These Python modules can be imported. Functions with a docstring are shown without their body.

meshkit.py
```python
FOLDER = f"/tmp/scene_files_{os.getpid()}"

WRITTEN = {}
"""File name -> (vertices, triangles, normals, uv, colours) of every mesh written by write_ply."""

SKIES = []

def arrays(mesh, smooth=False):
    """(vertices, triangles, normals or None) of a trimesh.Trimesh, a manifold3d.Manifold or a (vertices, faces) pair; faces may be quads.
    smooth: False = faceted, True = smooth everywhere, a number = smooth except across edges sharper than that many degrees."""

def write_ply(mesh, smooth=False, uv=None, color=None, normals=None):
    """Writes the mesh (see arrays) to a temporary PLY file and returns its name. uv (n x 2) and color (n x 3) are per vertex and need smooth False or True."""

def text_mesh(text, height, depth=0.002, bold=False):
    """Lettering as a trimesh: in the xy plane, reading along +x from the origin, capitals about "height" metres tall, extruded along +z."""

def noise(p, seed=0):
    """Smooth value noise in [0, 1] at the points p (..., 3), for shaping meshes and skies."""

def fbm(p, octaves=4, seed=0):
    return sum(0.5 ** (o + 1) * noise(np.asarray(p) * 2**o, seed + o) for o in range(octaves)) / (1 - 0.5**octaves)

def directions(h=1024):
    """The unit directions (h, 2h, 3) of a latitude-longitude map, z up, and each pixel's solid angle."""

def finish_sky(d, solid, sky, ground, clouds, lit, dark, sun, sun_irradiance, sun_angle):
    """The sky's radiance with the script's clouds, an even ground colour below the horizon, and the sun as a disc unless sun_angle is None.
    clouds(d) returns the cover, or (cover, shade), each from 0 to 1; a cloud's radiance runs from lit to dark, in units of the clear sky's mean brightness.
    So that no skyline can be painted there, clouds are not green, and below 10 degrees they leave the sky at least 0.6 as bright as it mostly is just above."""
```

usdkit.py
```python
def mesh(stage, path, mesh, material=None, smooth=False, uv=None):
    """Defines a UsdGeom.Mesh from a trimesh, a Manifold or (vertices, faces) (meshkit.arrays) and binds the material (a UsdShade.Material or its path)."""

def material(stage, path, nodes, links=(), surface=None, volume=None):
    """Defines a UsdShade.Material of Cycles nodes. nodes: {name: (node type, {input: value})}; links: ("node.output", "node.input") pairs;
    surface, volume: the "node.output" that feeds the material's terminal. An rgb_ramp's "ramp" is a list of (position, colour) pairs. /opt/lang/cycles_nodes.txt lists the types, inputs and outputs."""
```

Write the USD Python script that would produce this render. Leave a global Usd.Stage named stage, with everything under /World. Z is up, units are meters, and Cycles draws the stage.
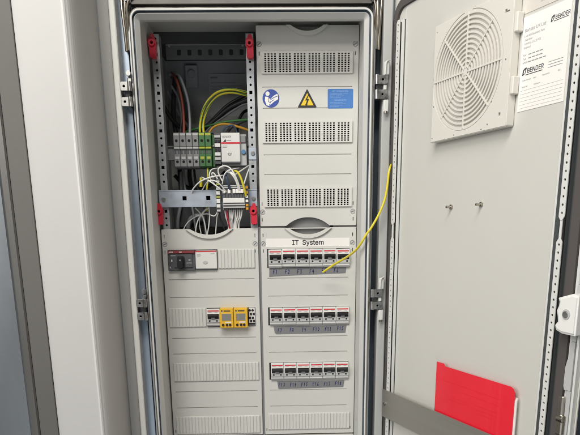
import math, random
import numpy as np, trimesh, usdkit, meshkit
import manifold3d
from pxr import Gf, Usd, UsdGeom, UsdLux
from shapely.geometry import Polygon, Point, LineString, MultiPoint, box as sbox
from shapely.ops import unary_union
from shapely import affinity

stage = Usd.Stage.CreateInMemory()
UsdGeom.Xform.Define(stage, '/World'); UsdGeom.Scope.Define(stage, '/World/Looks')
rnd = random.Random(7)

# ------------------------------------------------------------------ camera
def look(yaw, pitch, roll):
    cy, sy, cp, sp, cr, sr = math.cos(yaw), math.sin(yaw), math.cos(pitch), math.sin(pitch), math.cos(roll), math.sin(roll)
    f = np.array([sy*cp, cy*cp, -sp]); r = np.array([cy, -sy, 0.0]); d = np.cross(f, r)
    return cr*r+sr*d, -(-sr*r+cr*d), -f                       # right, up, back
cam = UsdGeom.Camera.Define(stage, '/World/camera')
R_, U_, B_ = look(.0243, .2586, .0127)
cam.AddTransformOp().Set(Gf.Matrix4d(*R_, 0, *U_, 0, *B_, 0, .034, -1.645, -.3847, 1))
cam.CreateHorizontalApertureAttr(36.0); cam.CreateVerticalApertureAttr(27.0)
cam.CreateFocalLengthAttr(36.0*625/580)
cam.CreateVerticalApertureOffsetAttr(36.0*179.5/580)          # the photograph is the upper part of a taller picture
cam.CreateExposureAttr(-0.12)
cam.CreateClippingRangeAttr(Gf.Vec2f(.05, 100))

# ------------------------------------------------------------------ one room lamp and added fill lights
def rect_lamp(name, pos, target, w, h, power, col):
    l = UsdLux.RectLight.Define(stage, '/World/'+name)
    p, t = np.array(pos, float), np.array(target, float)
    z = (p-t)/np.linalg.norm(p-t); x = np.cross([0, 1, 0] if abs(z[2]) > .9 else [0, 0, 1], z); x /= np.linalg.norm(x); y = np.cross(z, x)
    l.AddTransformOp().Set(Gf.Matrix4d(*x, 0, *y, 0, *z, 0, *p, 1))
    l.CreateWidthAttr(w); l.CreateHeightAttr(h); l.CreateIntensityAttr(power); l.CreateColorAttr(Gf.Vec3f(*col))
    l.CreateNormalizeAttr(True)
rect_lamp('ceiling_lamp', (-.3, -1.55, 1.15), (-.25, -.9, 0), 1.3, .5, 11.5, (1, .975, .925))
rect_lamp('ceiling_lamp_001', (-1.3, -2.7, 1.0), (0, 0, -.45), 1.8, 1.0, 11.5, (1, .97, .92))  # added fill, set high on the left to shape the shading
rect_lamp('bounce_fill', (.1, -2.4, -1.7), (0, 0, -.35), 2.6, 1.2, 3.8, (.90, .96, 1))  # added fill from below in place of light bounced off the room
rect_lamp('side_fill', (-2.3, -1.9, .2), (.3, -.2, -.4), 1.8, 1.8, 13.5, (1, .985, .96))  # added fill from the left that brightens the door

# ------------------------------------------------------------------ materials
def pm(name, col, rough=.5, metal=0., var=.04, scale=5., bump=0., bscale=500., bevel=0., spec=.5, coat=0., rvar=.08, stretch=None, trans=0.):
    c = np.array(col, float)
    n = {'g': ('geometry', {}), 'mp': ('mapping', {'scale': stretch or (1, 1, 1)}),
         'n1': ('noise_texture', {'scale': scale, 'detail': 5.0, 'roughness': .6}),
         'mx': ('mix_color', {'a': tuple(c*(1-var)), 'b': tuple(np.minimum(c*(1+var), 1))}),
         'mr': ('map_range', {'from_min': .3, 'from_max': .7, 'to_min': max(rough-rvar, .02), 'to_max': min(rough+rvar, 1)}),
         'p': ('principled_bsdf', {'metallic': metal, 'specular_ior_level': spec, 'coat_weight': coat, 'transmission_weight': trans})}
    l = [('g.position', 'mp.vector'), ('mp.vector', 'n1.vector'), ('n1.fac', 'mx.fac'), ('mx.result', 'p.base_color'), ('n1.fac', 'mr.value'), ('mr.result', 'p.roughness')]
    if bevel:
        n['bv'] = ('bevel', {'radius': bevel, 'samples': 6})
    if bump:
        n['n2'] = ('noise_texture', {'scale': bscale, 'detail': 2.0}); n['b'] = ('bump', {'strength': bump, 'distance': .0006})
        l += [('mp.vector', 'n2.vector'), ('n2.fac', 'b.height'), ('b.normal', 'p.normal')]
        if bevel: l.append(('bv.bevel', 'b.normal'))
    elif bevel:
        l.append(('bv.bevel', 'p.normal'))
    return usdkit.material(stage, '/World/Looks/'+name, n, l, surface='p.BSDF')

M = {
 'cover': pm('cover_paint', (.62, .61, .572), .46, bump=.10, bscale=700, bevel=.0007),
 'cover2': pm('cover_plastic', (.645, .635, .595), .42, bevel=.0009),
 'door': pm('door_paint', (.605, .592, .545), .42, bump=.2, bscale=260, var=.035, scale=2.2, rvar=.12),
 'shell': pm('shell_paint', (.555, .555, .53), .5, bump=.12, bscale=500, bevel=.001),
 'rim': pm('rim_paint', (.67, .67, .64), .32, bevel=.001),
 'steel': pm('stainless', (.46, .42, .36), .28, 1., var=.25, scale=20, bevel=.001, stretch=(1, 1, .15)),
 'chrome': pm('zinc_hinge', (.42, .415, .40), .36, 1., var=.35, scale=90, bevel=.001),
 'galv': pm('galvanised', (.42, .44, .45), .45, .7, var=.14, scale=70, bevel=.0006),
 'galvl': pm('galvanised_light', (.46, .51, .58), .42, .55, var=.10, scale=40, bevel=.0006),
 'plate': pm('mounting_plate', (.50, .515, .53), .5, .2, var=.15, scale=8),
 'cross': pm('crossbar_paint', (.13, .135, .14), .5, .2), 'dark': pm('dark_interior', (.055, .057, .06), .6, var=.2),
 'channel': pm('channel_shaded', (.12, .145, .17), .38, .25, var=.08, scale=4),  # dark tone holds the shade inside channel and rim groove
 'gasket': pm('gasket_foam', (.085, .075, .07), .8, bump=.4, bscale=900),
 'railbase': pm('rail_base', (.078, .086, .088), .5, .2),
 'strip': pm('strip_paint', (.68, .68, .65), .4, bevel=.0008),
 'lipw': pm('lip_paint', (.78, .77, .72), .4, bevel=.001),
 'brushd': pm('dull_steel', (.12, .115, .105), .5, .6, var=.2, scale=30), 'brush': pm('brushed_steel', (.37, .355, .32), .42, .6, var=.10, scale=30, stretch=(.1, .1, 3), bump=.08, bscale=900),
 'black': pm('black_plastic', (.012, .012, .013), .42, bevel=.0005),
 'hole': pm('recess_shade', (.006, .006, .006), .8),  # black colour stands in for shade inside holes and gaps
 'dgrey': pm('dark_grey_plastic', (.085, .088, .095), .45, bevel=.0007),
 'mgrey': pm('grey_plastic', (.24, .24, .24), .5, bevel=.0006),
 'lgrey': pm('light_grey_plastic', (.50, .50, .49), .45, bevel=.0006),
 'white': pm('white_plastic', (.74, .73, .70), .38, bevel=.0006),
 'pwhite': pm('soft_white_plastic', (.80, .79, .76), .5, bevel=.002),
 'paper': pm('paper', (.83, .80, .76), .8, var=.02),
 'paper2': pm('sleeve', (.66, .62, .56), .5, var=.03),
 'ink': pm('ink', (.03, .03, .035), .7), 'inkg': pm('ink_grey', (.27, .27, .28), .7),
 'inkl': pm('logo_ink', (.075, .075, .08), .7), 'inkb': pm('pen_ink', (.025, .03, .12), .6),
 'red': pm('red_plastic', (.58, .025, .05), .35, var=.1, bevel=.001),
 'rline': pm('red_print', (.62, .05, .06), .5), 'rband': pm('red_brown_print', (.24, .035, .04), .45),
 'yellow': pm('yellow_plastic', (.78, .46, .03), .4, var=.05, bevel=.001),
 'signy': pm('sign_yellow', (.80, .55, .03), .5), 'signb': pm('sign_blue', (.035, .07, .32), .5), 'labelb': pm('label_blue', (.06, .19, .50), .5),
 'labelt': pm('label_text', (.30, .47, .75), .6),
 'folder': pm('folder_red', (.84, .014, .035), .42, var=.06, scale=9, coat=.5),
 'folderd': pm('folder_print', (.76, .012, .03), .5),
 'tape': pm('grey_tape', (.20, .20, .205), .45, var=.12, scale=40, bump=.2, bscale=200),
 'green': pm('green_plastic', (.055, .16, .055), .42, var=.3, scale=90, bevel=.0006), 'gyel': pm('green_yellow_plastic', (.42, .46, .06), .4),
 'wyel': pm('yellow_wire', (.66, .56, .03), .42), 'wgrn': pm('green_wire', (.05, .20, .05), .45), 'wwht': pm('white_wire', (.78, .77, .74), .45),
 'wgry': pm('grey_wire', (.28, .29, .31), .45), 'wred': pm('brown_red_wire', (.27, .055, .03), .45), 'wblk': pm('black_cable', (.02, .02, .022), .5),
 'wblu': pm('dark_blue_wire', (.035, .06, .10), .5), 'wcrim': pm('crimson_wire', (.40, .02, .04), .45), 'wora': pm('orange_wire', (.62, .30, .02), .45),
 'cyel': pm('yellow_cable', (.72, .60, .04), .38),
 'lcd': pm('lcd', (.23, .23, .21), .25, var=.05), 'blueb': pm('blue_button', (.10, .22, .42), .4),
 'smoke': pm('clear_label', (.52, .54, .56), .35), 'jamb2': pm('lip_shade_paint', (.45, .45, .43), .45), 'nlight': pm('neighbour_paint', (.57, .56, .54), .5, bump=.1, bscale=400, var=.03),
 'ndark': pm('neighbour_dark', (.115, .11, .10), .6), 'backdrop': pm('backdrop_paint', (.16, .19, .22), .55, var=.08, scale=2), 'beige': pm('edge_trim', (.18, .175, .165), .3, .6, var=.2, scale=6, stretch=(1, 1, .2)),
 'backing': pm('filter_mat', (.64, .62, .575), .9, bump=.5, bscale=300), 'jamb': pm('jamb_grey', (.40, .39, .37), .5), 'fan': pm('fan_plastic', (.69, .665, .605), .42, bevel=.0009), 'post': pm('post_steel', (.30, .325, .345), .34, .75, var=.15, scale=2, stretch=(1, 1, .3)), 'chan_lit': pm('lit_channel_strip', (.36, .42, .49), .3, .5, var=.06),
}
# ------------------------------------------------------------------ mesh helpers: all builders work in millimetres
class B:
    def __init__(s): s.p = []
    def add(s, m): s.p.append(m); return s
    def box(s, x0, x1, y0, y1, z0, z1, c=0.):
        x0, x1 = sorted((x0, x1)); y0, y1 = sorted((y0, y1)); z0, z1 = sorted((z0, z1))
        if c <= 0:
            m = trimesh.creation.box([x1-x0, y1-y0, z1-z0]); m.apply_translation([(x0+x1)/2, (y0+y1)/2, (z0+z1)/2])
        else:
            c = min(c, .45*min(x1-x0, y1-y0, z1-z0)); pts = []
            for x, sx in ((x0, 1), (x1, -1)):
                for y, sy in ((y0, 1), (y1, -1)):
                    for z, sz in ((z0, 1), (z1, -1)):
                        pts += [(x, y+sy*c, z+sz*c), (x+sx*c, y, z+sz*c), (x+sx*c, y+sy*c, z)]
            mm = manifold3d.Manifold.hull_points(np.array(pts)).to_mesh()
            m = trimesh.Trimesh(mm.vert_properties[:, :3], mm.tri_verts, process=False)
        return s.add(m)
    def ext(s, poly, y0, y1):                                   # polygon in x,z; from y0 (front) to y1 (back)
        for g in getattr(poly, 'geoms', [poly]):
            if g.is_empty or g.area < 1e-6: continue
            m = trimesh.creation.extrude_polygon(g, y1-y0, engine='earcut')
            m.vertices = np.c_[m.vertices[:, 0], y1-m.vertices[:, 2], m.vertices[:, 1]]
            s.add(m)
        return s
    def cyl(s, p0, p1, r, n=16):
        return s.add(trimesh.creation.cylinder(radius=r, segment=[p0, p1], sections=n))
    def tube(s, pts, r, n=8, smooth=True, sub=8):
        P = spline(pts, sub) if smooth else np.array(pts, float)
        t = np.gradient(P, axis=0); t /= np.linalg.norm(t, axis=1, keepdims=True)+1e-9
        a = np.cross(t[0], [0, 0, 1.] if abs(t[0][2]) < .9 else [1., 0, 0]); fr = []
        for k in range(len(P)):
            a = a-(a@t[k])*t[k]; a /= np.linalg.norm(a)+1e-9; fr.append((a, np.cross(t[k], a)))
        ang = np.arange(n)*2*np.pi/n
        V = np.vstack([P[k]+r*(np.cos(ang)[:, None]*fr[k][0]+np.sin(ang)[:, None]*fr[k][1]) for k in range(len(P))]+[P[:1], P[-1:]])
        F = []
        for k in range(len(P)-1):
            for j in range(n):
                q = (k*n+j, k*n+(j+1) % n, (k+1)*n+(j+1) % n, (k+1)*n+j); F += [(q[0], q[1], q[2]), (q[0], q[2], q[3])]
        e = len(P)*n
        for j in range(n): F += [(e, (j+1) % n, j), (e+1, e-n+j, e-n+(j+1) % n)]
        return s.add(trimesh.Trimesh(V, F, process=False))
    def text(s, txt, h, x, z, y, depth=.25, align='l', bold=False):
        m = meshkit.text_mesh(txt, h, depth, bold); b = m.bounds
        off = {'l': b[0][0], 'c': (b[0][0]+b[1][0])/2, 'r': b[1][0]}[align]
        m.vertices = np.c_[m.vertices[:, 0]-off+x, y-m.vertices[:, 2], m.vertices[:, 1]+z]
        return s.add(m)
    def mesh(s): return trimesh.util.concatenate(s.p)
def spline(pts, sub=8):
    P = np.array(pts, float)
    if len(P) < 3: return np.linspace(P[0], P[-1], 6)
    Q = np.vstack([2*P[0]-P[1], P, 2*P[-1]-P[-2]]); out = []
    for i in range(1, len(Q)-2):
        t = np.linspace(0, 1, sub, endpoint=False)[:, None]; a, b, c, d = Q[i-1:i+3]
        out.append(.5*(2*b+(c-a)*t+(2*a-5*b+4*c-d)*t**2+(3*b-a-3*c+d)*t**3))
    return np.vstack(out+[P[-1:]])
def rrect(x0, x1, z0, z1, r, n=6):
    r = max(min(r, .49*(x1-x0), .49*(z1-z0)), .01)
    return sbox(x0+r, z0+r, x1-r, z1-r).buffer(r, quad_segs=n)
def disc(x, z, r, n=5): return Point(x, z).buffer(r, quad_segs=n)

# ------------------------------------------------------------------ object helpers
used, base_of = {}, {}
def path(parent, name):
    p = (str(parent.GetPath()) if parent else '/World')+'/'+name
    k = used.get(p, -1)+1; used[p] = k
    return p if k == 0 else f'{p}_{k:03d}'
def tag(o, label=None, cat=None, group=None, kind=None):
    p = o.GetPrim() if hasattr(o, 'GetPrim') else o
    for k, v in (('label', label), ('category', cat), ('group', group), ('kind', kind)):
        if v: p.SetCustomDataByKey(k, v)
    return p
def thing(name, label, cat, loc=(0, 0, 0), rot=0., group=None, kind=None):   # loc in mm: where the thing stands; its meshes are built from there
    x = UsdGeom.Xform.Define(stage, path(None, name)); x.AddTranslateOp().Set(Gf.Vec3d(*[v*.001 for v in loc]))
    if rot: x.AddRotateZOp().Set(rot)
    return tag(x, label, cat, group, kind)
def sub(name, parent, label=None):
    return tag(UsdGeom.Xform.Define(stage, path(parent, name)), label)
def obj(name, b, mat, parent=None, smooth=False, label=None, off=(0, 0, 0)):
    m = b.mesh() if isinstance(b, B) else b
    m = trimesh.Trimesh((np.array(m.vertices)-np.array(off))*.001, m.faces, process=False)
    return tag(usdkit.mesh(stage, path(parent, name), m, M[mat] if isinstance(mat, str) else mat, smooth=smooth), label)
def copy_of(src, name, label, loc, group=None, rot=0.):
    x = UsdGeom.Xform.Define(stage, path(None, name)); x.GetPrim().GetReferences().AddInternalReference(src.GetPath())
    x.ClearXformOpOrder(); x.AddTranslateOp().Set(Gf.Vec3d(*[v*.001 for v in loc]))
    x.GetPrim().SetInstanceable(True)
    return tag(x, label, src.GetCustomDataByKey('category'), group or src.GetCustomDataByKey('group'))

# door frame of reference: x runs from the hinge to the free edge, -y is the inside of the door
DANG = math.degrees(1.2045); DH = (314.26, -140., 0.)
def dloc(s, y, z):
    a = 1.2045; return (DH[0]+s*math.cos(a)+y*math.sin(a), DH[1]-s*math.sin(a)+y*math.cos(a), z)

# ================================================================== background
tag(obj('wall', B().box(-4000, 4000, 900, 960, -2500, 2500), 'backdrop'), 'plain blue grey wall far behind the enclosure', 'wall', kind='structure')

# ================================================================== enclosure
E_ = thing('electrical_enclosure', 'tall light grey sheet steel electrical enclosure standing with its door wide open', 'electrical enclosure')
ZB = -1150.
sh = B()
sh.box(-252.5, -250, -86, 300, ZB, 96).box(250, 252.5, -86, 300, ZB, 96)        # inner side walls
sh.box(-249.9, 249.9, -86, 299.9, 95.5, 98).box(-249.9, 249.9, -86, 299.9, ZB, ZB+3)
sh.box(-306, -303.5, -100, 302, ZB-40, 150).box(303.5, 306, -100, 302, ZB-40, 150)
sh.box(-303.4, 303.4, -100, 302, 147, 149.5)
obj('body', sh, 'shell', E_)
# front rim: rounded rectangle profile, drawn round the opening
def ring(profile, x0, x1, z0, z1, r0, mat, name, parent, nc=8, smooth=30, label=None):
    loops = []
    for e, y in profile:
        r = max(r0+e, 1.); a0, a1, c0, c1 = x0-e, x1+e, z0-e, z1+e; L = []
        for cx, cz, st in ((a1-r, c1-r, 0), (a0+r, c1-r, 90), (a0+r, c0+r, 180), (a1-r, c0+r, 270)):
            for k in range(nc+1):
                t = math.radians(st+90*k/nc); L.append((cx+r*math.cos(t), y, cz+r*math.sin(t)))
        loops.append(L)
    V = np.array(loops).reshape(-1, 3); n = 4*(nc+1); F = []
    for k in range(len(loops)-1):
        for j in range(n):
            q = (k*n+j, k*n+(j+1) % n, (k+1)*n+(j+1) % n, (k+1)*n+j); F += [(q[0], q[1], q[2]), (q[0], q[2], q[3])]
    return obj(name, trimesh.Trimesh(V, F, process=False), mat, parent, smooth=smooth, label=label)
ring([(7.6, -100), (7.6, -143), (6.6, -146), (5.0, -146.6)], -255, 255, ZB+20, 72, 15, 'steel', 'rim_trim', E_, label='bright metal outer trim of the front rim')
ring([(5.0, -146.0), (3.8, -147.2), (1.6, -147.2), (.6, -146.0)], -255, 255, ZB+20, 72, 15, 'rim', 'front_rim', E_)
ring([(.6, -146.0), (.6, -138), (-2.6, -138), (-2.6, -141)], -255, 255, ZB+20, 72, 15, 'channel', 'rim_groove', E_, smooth=20)
ring([(-2.6, -141), (-3.6, -141.6), (-12.0, -128.0), (-12.4, -120), (-12.0, -118), (-6.5, -112), (-4.6, -92), (-4.2, -86)], -255, 255, ZB+20, 72, 15, 'shell', 'inner_return', E_, smooth=20)
ch = B()
for sx in (-1, 1):
    ch.box(sx*263.6, sx*303, -82, -80, ZB, 140)
    ch.box(sx*268.5, sx*270, -112, -82, ZB, 140)
ch.box(-262, 262, -104, -102, 81, 96)
obj('rain_channel', ch, 'channel', E_)
obj('lit_channel_strip', B().box(-291, -274, -112, -108, ZB, 140, 1), 'chan_lit', E_)  # added strip; its lighter blue stands for the lit left channel floor
ln = B()
for sx in (-1, 1): ln.box(sx*264.2, sx*267.5, -134, -82.2, ZB, 140)
obj('channel_edge', ln, 'galv', E_)
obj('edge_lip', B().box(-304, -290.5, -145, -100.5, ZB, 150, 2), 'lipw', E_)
obj('edge_lip', B().box(284, 304, -139, -100.5, ZB, 150, 2), 'jamb2', E_)  # right lip coloured darker than the left to hold its shade
tp = B().box(-283, 283, -126, -101, 93, 96, 1).box(-258, 258, -134, -131, 88, 97, 1)
obj('top_strip', tp, 'brushd', E_)
for sx in (-1, 1):                                              # pressed metal corner pieces
    b = B().tube([(sx*281, -122, 112), (sx*279, -126, 80), (sx*276.5, -126, 40), (sx*275.5, -124, 0)], 3.6, 10)
    b.tube([(sx*271, -132, 112), (sx*270, -136, 92), (sx*272, -134, 62), (sx*270.5, -130, 30), (sx*270, -127, 1)], 3.4, 10)
    b.tube([(sx*252, -138, 101), (sx*262, -139, 93), (sx*266.5, -137, 74), (sx*266.8, -132, 40), (sx*266.6, -127, 2)], 2.6, 10)
    b.cyl((sx*268, -141, 98), (sx*268, -130, 98), 5.5, 18)
    obj('corner_plate', b, 'steel', E_, smooth=50)
    obj('corner_backing', B().ext(Polygon([(sx*258, 112), (sx*283, 112), (sx*282, 60), (sx*278, 0), (sx*266, 0), (sx*264.5, 40), (sx*263, 80)]), -121, -117), 'brushd', E_)
obj('mounting_plate', B().box(-249.5, 249.5, 252, 255, ZB, 94), 'plate', E_)
obj('rear_panel', B().box(-249.4, 0, 246, 251.8, -420, -72, 1), 'shell', E_)
obj('ceiling_shade', B().box(-249.4, 0, 84, 250, 70, 95, 1), 'dark', E_)  # dark block added where the rear of the ceiling lies in shade
# crossbar with a row of slots
hol = [rrect(x-5, x+5, 44, 57, 2) for x in range(-190, -30, 26)]
obj('crossbar_edge', B().box(-222, -20, 86.5, 88, 66, 69.4), 'mgrey', E_)
obj('crossbar', B().ext(sbox(-222, 34, -20, 68).difference(unary_union(hol)), 88, 90).box(-222, -20, 88.1, 112, 67.9, 69.5), 'cross', E_)
for x in (-214, -30): obj('screw', B().cyl((x, 85, 65), (x, 88, 65), 3.2, 12), 'chrome', E_, smooth=30)
np_ = sub('nameplate', E_); obj('plate', B().box(-134, -26, 249, 251.6, -16, 38, .5), 'smoke', np_)
obj('lettering', B().box(-128, -108, 248.8, 249, 26, 30).box(-128, -60, 248.8, 249, 14, 15.5).box(-128, -40, 248.8, 249, 6, 7.2).box(-128, -52, 248.8, 249, -2, -.8), 'inkg', np_)
pb = sub('plate_bracket', E_); obj('bracket', B().box(-196, -162, 238, 251.6, 2, 58, 2), 'smoke', pb); obj('knob', B().cyl((-178, 232, 34), (-178, 238, 34), 10, 20), 'plate', pb, smooth=30)
# perforated mounting rails either side of the open bay
def perforated(x0, x1, z0, z1, y, pitch=16.8, square=5, r=2.6, sq=3.6, first=10):
    xm = (x0+x1)/2; H = []; k = 0; z = z1-first
    while z > z0+6:
        H.append(disc(xm, z, r) if k % square != 2 else sbox(xm-sq, z-sq, xm+sq, z+sq)); z -= pitch; k += 1
    return B().ext(sbox(x0, z0, x1, z1).difference(unary_union(H)), y, y+2)
for x0, x1, ins in ((-241, -224, -224), (-20, -2, -20)):
    for z0, z1 in ((-284, 68), (-900, -288)):
        yy = 0 if z1 > 0 else 3
        b = perforated(x0, x1, z0, z1, yy); i0, i1 = (ins-2, ins) if ins < -100 else (ins, ins+2)
        b.box(i0, i1, yy+2, yy+34, z0, z1)
        obj('perforated_rail', b, 'galv', E_)
    obj('rail_hole_shade', B().box(x0, x1, 12, 14, -400, 68), 'hole', E_)  # black sheet added so the rail holes look shaded
jp = B().box(-20.5, -1.5, -3, -.2, -212, -184, .8)
obj('joint_plate', jp, 'galvl', E_); obj('screw', B().cyl((-10, -6, -197), (-10, -3, -197), 5, 16), 'chrome', E_, smooth=30)
bar = sbox(-246, -322, -2, -284).difference(unary_union([sbox(x-5, -306, x+5, -296) for x in (-183, -124)]))
obj('support_bar', B().ext(bar, -4, -2).box(-246, -2, -2, 14, -285.5, -284).box(-246, -2, -2, 14, -322, -320.5).box(-246, -2, -5, -2, -281.5, -283.9), 'galvl', E_)
obj('bar_hole_shade', B().box(-200, -105, 8, 9, -312, -290), 'hole', E_)  # black sheet added for the shade behind the bar openings
for x in (-235, -11): obj('screw', B().cyl((x, -7, -303), (x, -4, -303), 5, 16), 'chrome', E_, smooth=30)
obj('din_rail', B().box(-235, -10, 112, 114, -200, -165).box(-235, -10, 106, 112, -200, -198).box(-235, -10, 106, 112, -167, -165), 'galv', E_)
# dark wiring duct low in the open bay
obj('wiring_duct', B().box(-235, -10, 150, 205, -370, -318, 1), 'dark', E_)
# hinges on the right, blank hinge blocks on the left
def hinge(side, zs, name):
    h = sub(name, E_)
    for z in zs:
        x0, x1 = (267, 294) if side > 0 else (-290, -270)
        k = B().ext(rrect(x0, x1, z-9, z+9, 4).difference(disc((x0+x1)/2+2*side, z, 2.6)), -152, -138).box(x0+3, x1-3, -138, -112, z-7, z+7, 2)
        k.cyl((side*270, -150, z-9.5), (side*270, -150, z+9.5), 4.5, 14)
        obj('knuckle', k, 'chrome', h, smooth=35)
        obj('socket', B().cyl(((x0+x1)/2+2*side, -141, z), ((x0+x1)/2+2*side, -139, z), 3.4, 12), 'hole', h)
    zm = sum(zs)/2
    obj('spacer', B().box(side*270, side*284, -140, -113, zm-9, zm+9, 2), 'dgrey', h)
    if side > 0:
        br = B().tube([(297, -150, zs[0]+38), (289, -155, zs[0]+34), (287.5, -155, zs[0]+20), (287.5, -153, zs[0]+10)], 1.6, 8)
        br.box(285, 297, -151, -146, zs[0]+9, zs[0]+36, 2).box(285, 297, -151, -146, zs[1]-36, zs[1]-10, 2).box(285, 292, -149, -145, zs[1]+10, zs[0]-10, 1)
        obj('leaf', br, 'rim', h, smooth=40)
        obj('pin', B().cyl((290, -151, zs[1]-40), (290, -151, zs[1]-34), 3, 12), 'steel', h)
    else:
        obj('lever', B().box(-277, -266, -140, -128, zs[0]+10, zs[0]+20, 2).cyl((-272, -146, zs[0]+27), (-272, -136, zs[0]+27), 5.5, 16).box(-274, -267, -136, -128, zs[0]+18, zs[0]+28, 2), 'chrome', h, smooth=35)
hinge(1, (-65, -95), 'hinge'); hinge(1, (-529, -558), 'hinge')
hinge(-1, (-75, -106), 'hinge_block'); hinge(-1, (-544, -575), 'hinge_block')

# ---- the door, seen from inside
door = sub('door', E_, 'open enclosure door seen from its inner side')
dx = UsdGeom.Xform(door); dx.AddTranslateOp().Set(Gf.Vec3d(*[v*.001 for v in DH])); dx.AddRotateZOp().Set(-DANG)
DT, DB = 92., -1170.
obj('door_sheet', B().box(-14, 583, 0, 2, DB, DT+16), 'door', door)
obj('inner_panel', B().ext(rrect(36, 495, DB+40, 66, 8), -1.6, -.02), 'door', door)
obj('panel_border', B().ext(rrect(31, 500, DB+36, 71, 10).difference(rrect(36.6, 494.4, DB+40.6, 65.4, 8)), -1.0, -.02), 'strip', door)
gk = rrect(-10, 554, DB+10, 88, 40, 8).difference(rrect(5, 537, DB+26, 72, 26, 8))
obj('gasket', B().ext(gk, -6, -.02), 'gasket', door)
def strip(x0, x1, z0, z1, pitch=12.4, r=2.0):
    p = Polygon([(x0, z0+6), (x0+4, z0), (x1-4, z0), (x1, z0+6), (x1, z1-6), (x1-4, z1), (x0+4, z1), (x0, z1-6)]); xm = (x0+x1)/2
    H = unary_union([disc(xm, z, r, 4) for z in np.arange(z1-10, z0+6, -pitch)])
    return B().ext(p.difference(H), -16, -14)
for x0, x1, b0, b1 in ((20.5, 33, 6, 33.6), (520.5, 532, 501, 534)):
    for z0, z1 in ((-373, 45), (DB+60, -400)):
        obj('perforated_strip', strip(x0, x1, z0, z1), 'strip', door)
    obj('strip_gap_shade', B().box(x0+.3, x1-.3, -13.6, -10.8, DB+64, 40), 'hole', door)  # black band added as the shaded gap under the perforated strip
    xs = x1 if x1 < 100 else x1
    obj('rail_base', B().box(b0, b1, -3, -.02, DB+50, 46), 'railbase', door)
    obj('rail_side', B().box(x0, x1, -10.7, -3.02, DB+60, 45), 'railbase' if x1 > 100 else 'strip', door)
    obj('strip_bridge', B().box(x0+3.5, x1-3.5, -15.6, -13.7, -402, -371), 'strip', door)
for s, z in ((225, -341), (316, -340)):
    b = B().cyl((s, -1.6, z), (s, -15, z), 2.4, 12).cyl((s, -2.0, z), (s, -5.5, z), 4.6, 6)
    obj('stud', b, 'steel', door, smooth=30)
obj('pocket_bar', B().box(8, 540, -20, -18.5, -832, -763).box(8, 540, -18.5, -15.5, -832, -830.5).box(8, 540, -18.5, -16.5, -764.5, -763), 'brush', door)
for s in (22, 529): obj('screw', B().cyl((s, -23, -797), (s, -20, -797), 4, 14), 'chrome', door, smooth=30)
fl = B().box(556, 563, -4, -.02, DB, DT+14, 1).box(576, 580.5, -10, -.02, DB, DT+14, 1)
obj('outer_flange', fl, 'strip', door)
lr = B().box(564.5, 573, -9, -4, DB, -640, 1.2).box(564.5, 573, -9, -4, -560, -470, 1.2).box(566, 574, -9, -4, -470, 80, 1.2)
lr.ext(Polygon([(564.5, -560), (573, -560), (573, -640), (560, -640), (558, -634), (558, -604), (561, -590), (564.5, -586)]), -9.5, -4.5)
obj('lock_rod', lr, 'lgrey', door)
obj('lock_catch', B().box(556, 570, -18, -9.6, -716, -690, 2).cyl((558, -14, -688), (570, -14, -688), 6, 14).box(556, 566, -16, -9.6, -690, -650, 2), 'steel', door, smooth=35)
gp = [(548, -492), (575, -484), (586, -486), (586, -546), (560, -545), (548, -541), (546, -535), (551, -529), (549.5, -520), (546.5, -512), (550, -504), (550.5, -497)]
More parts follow.
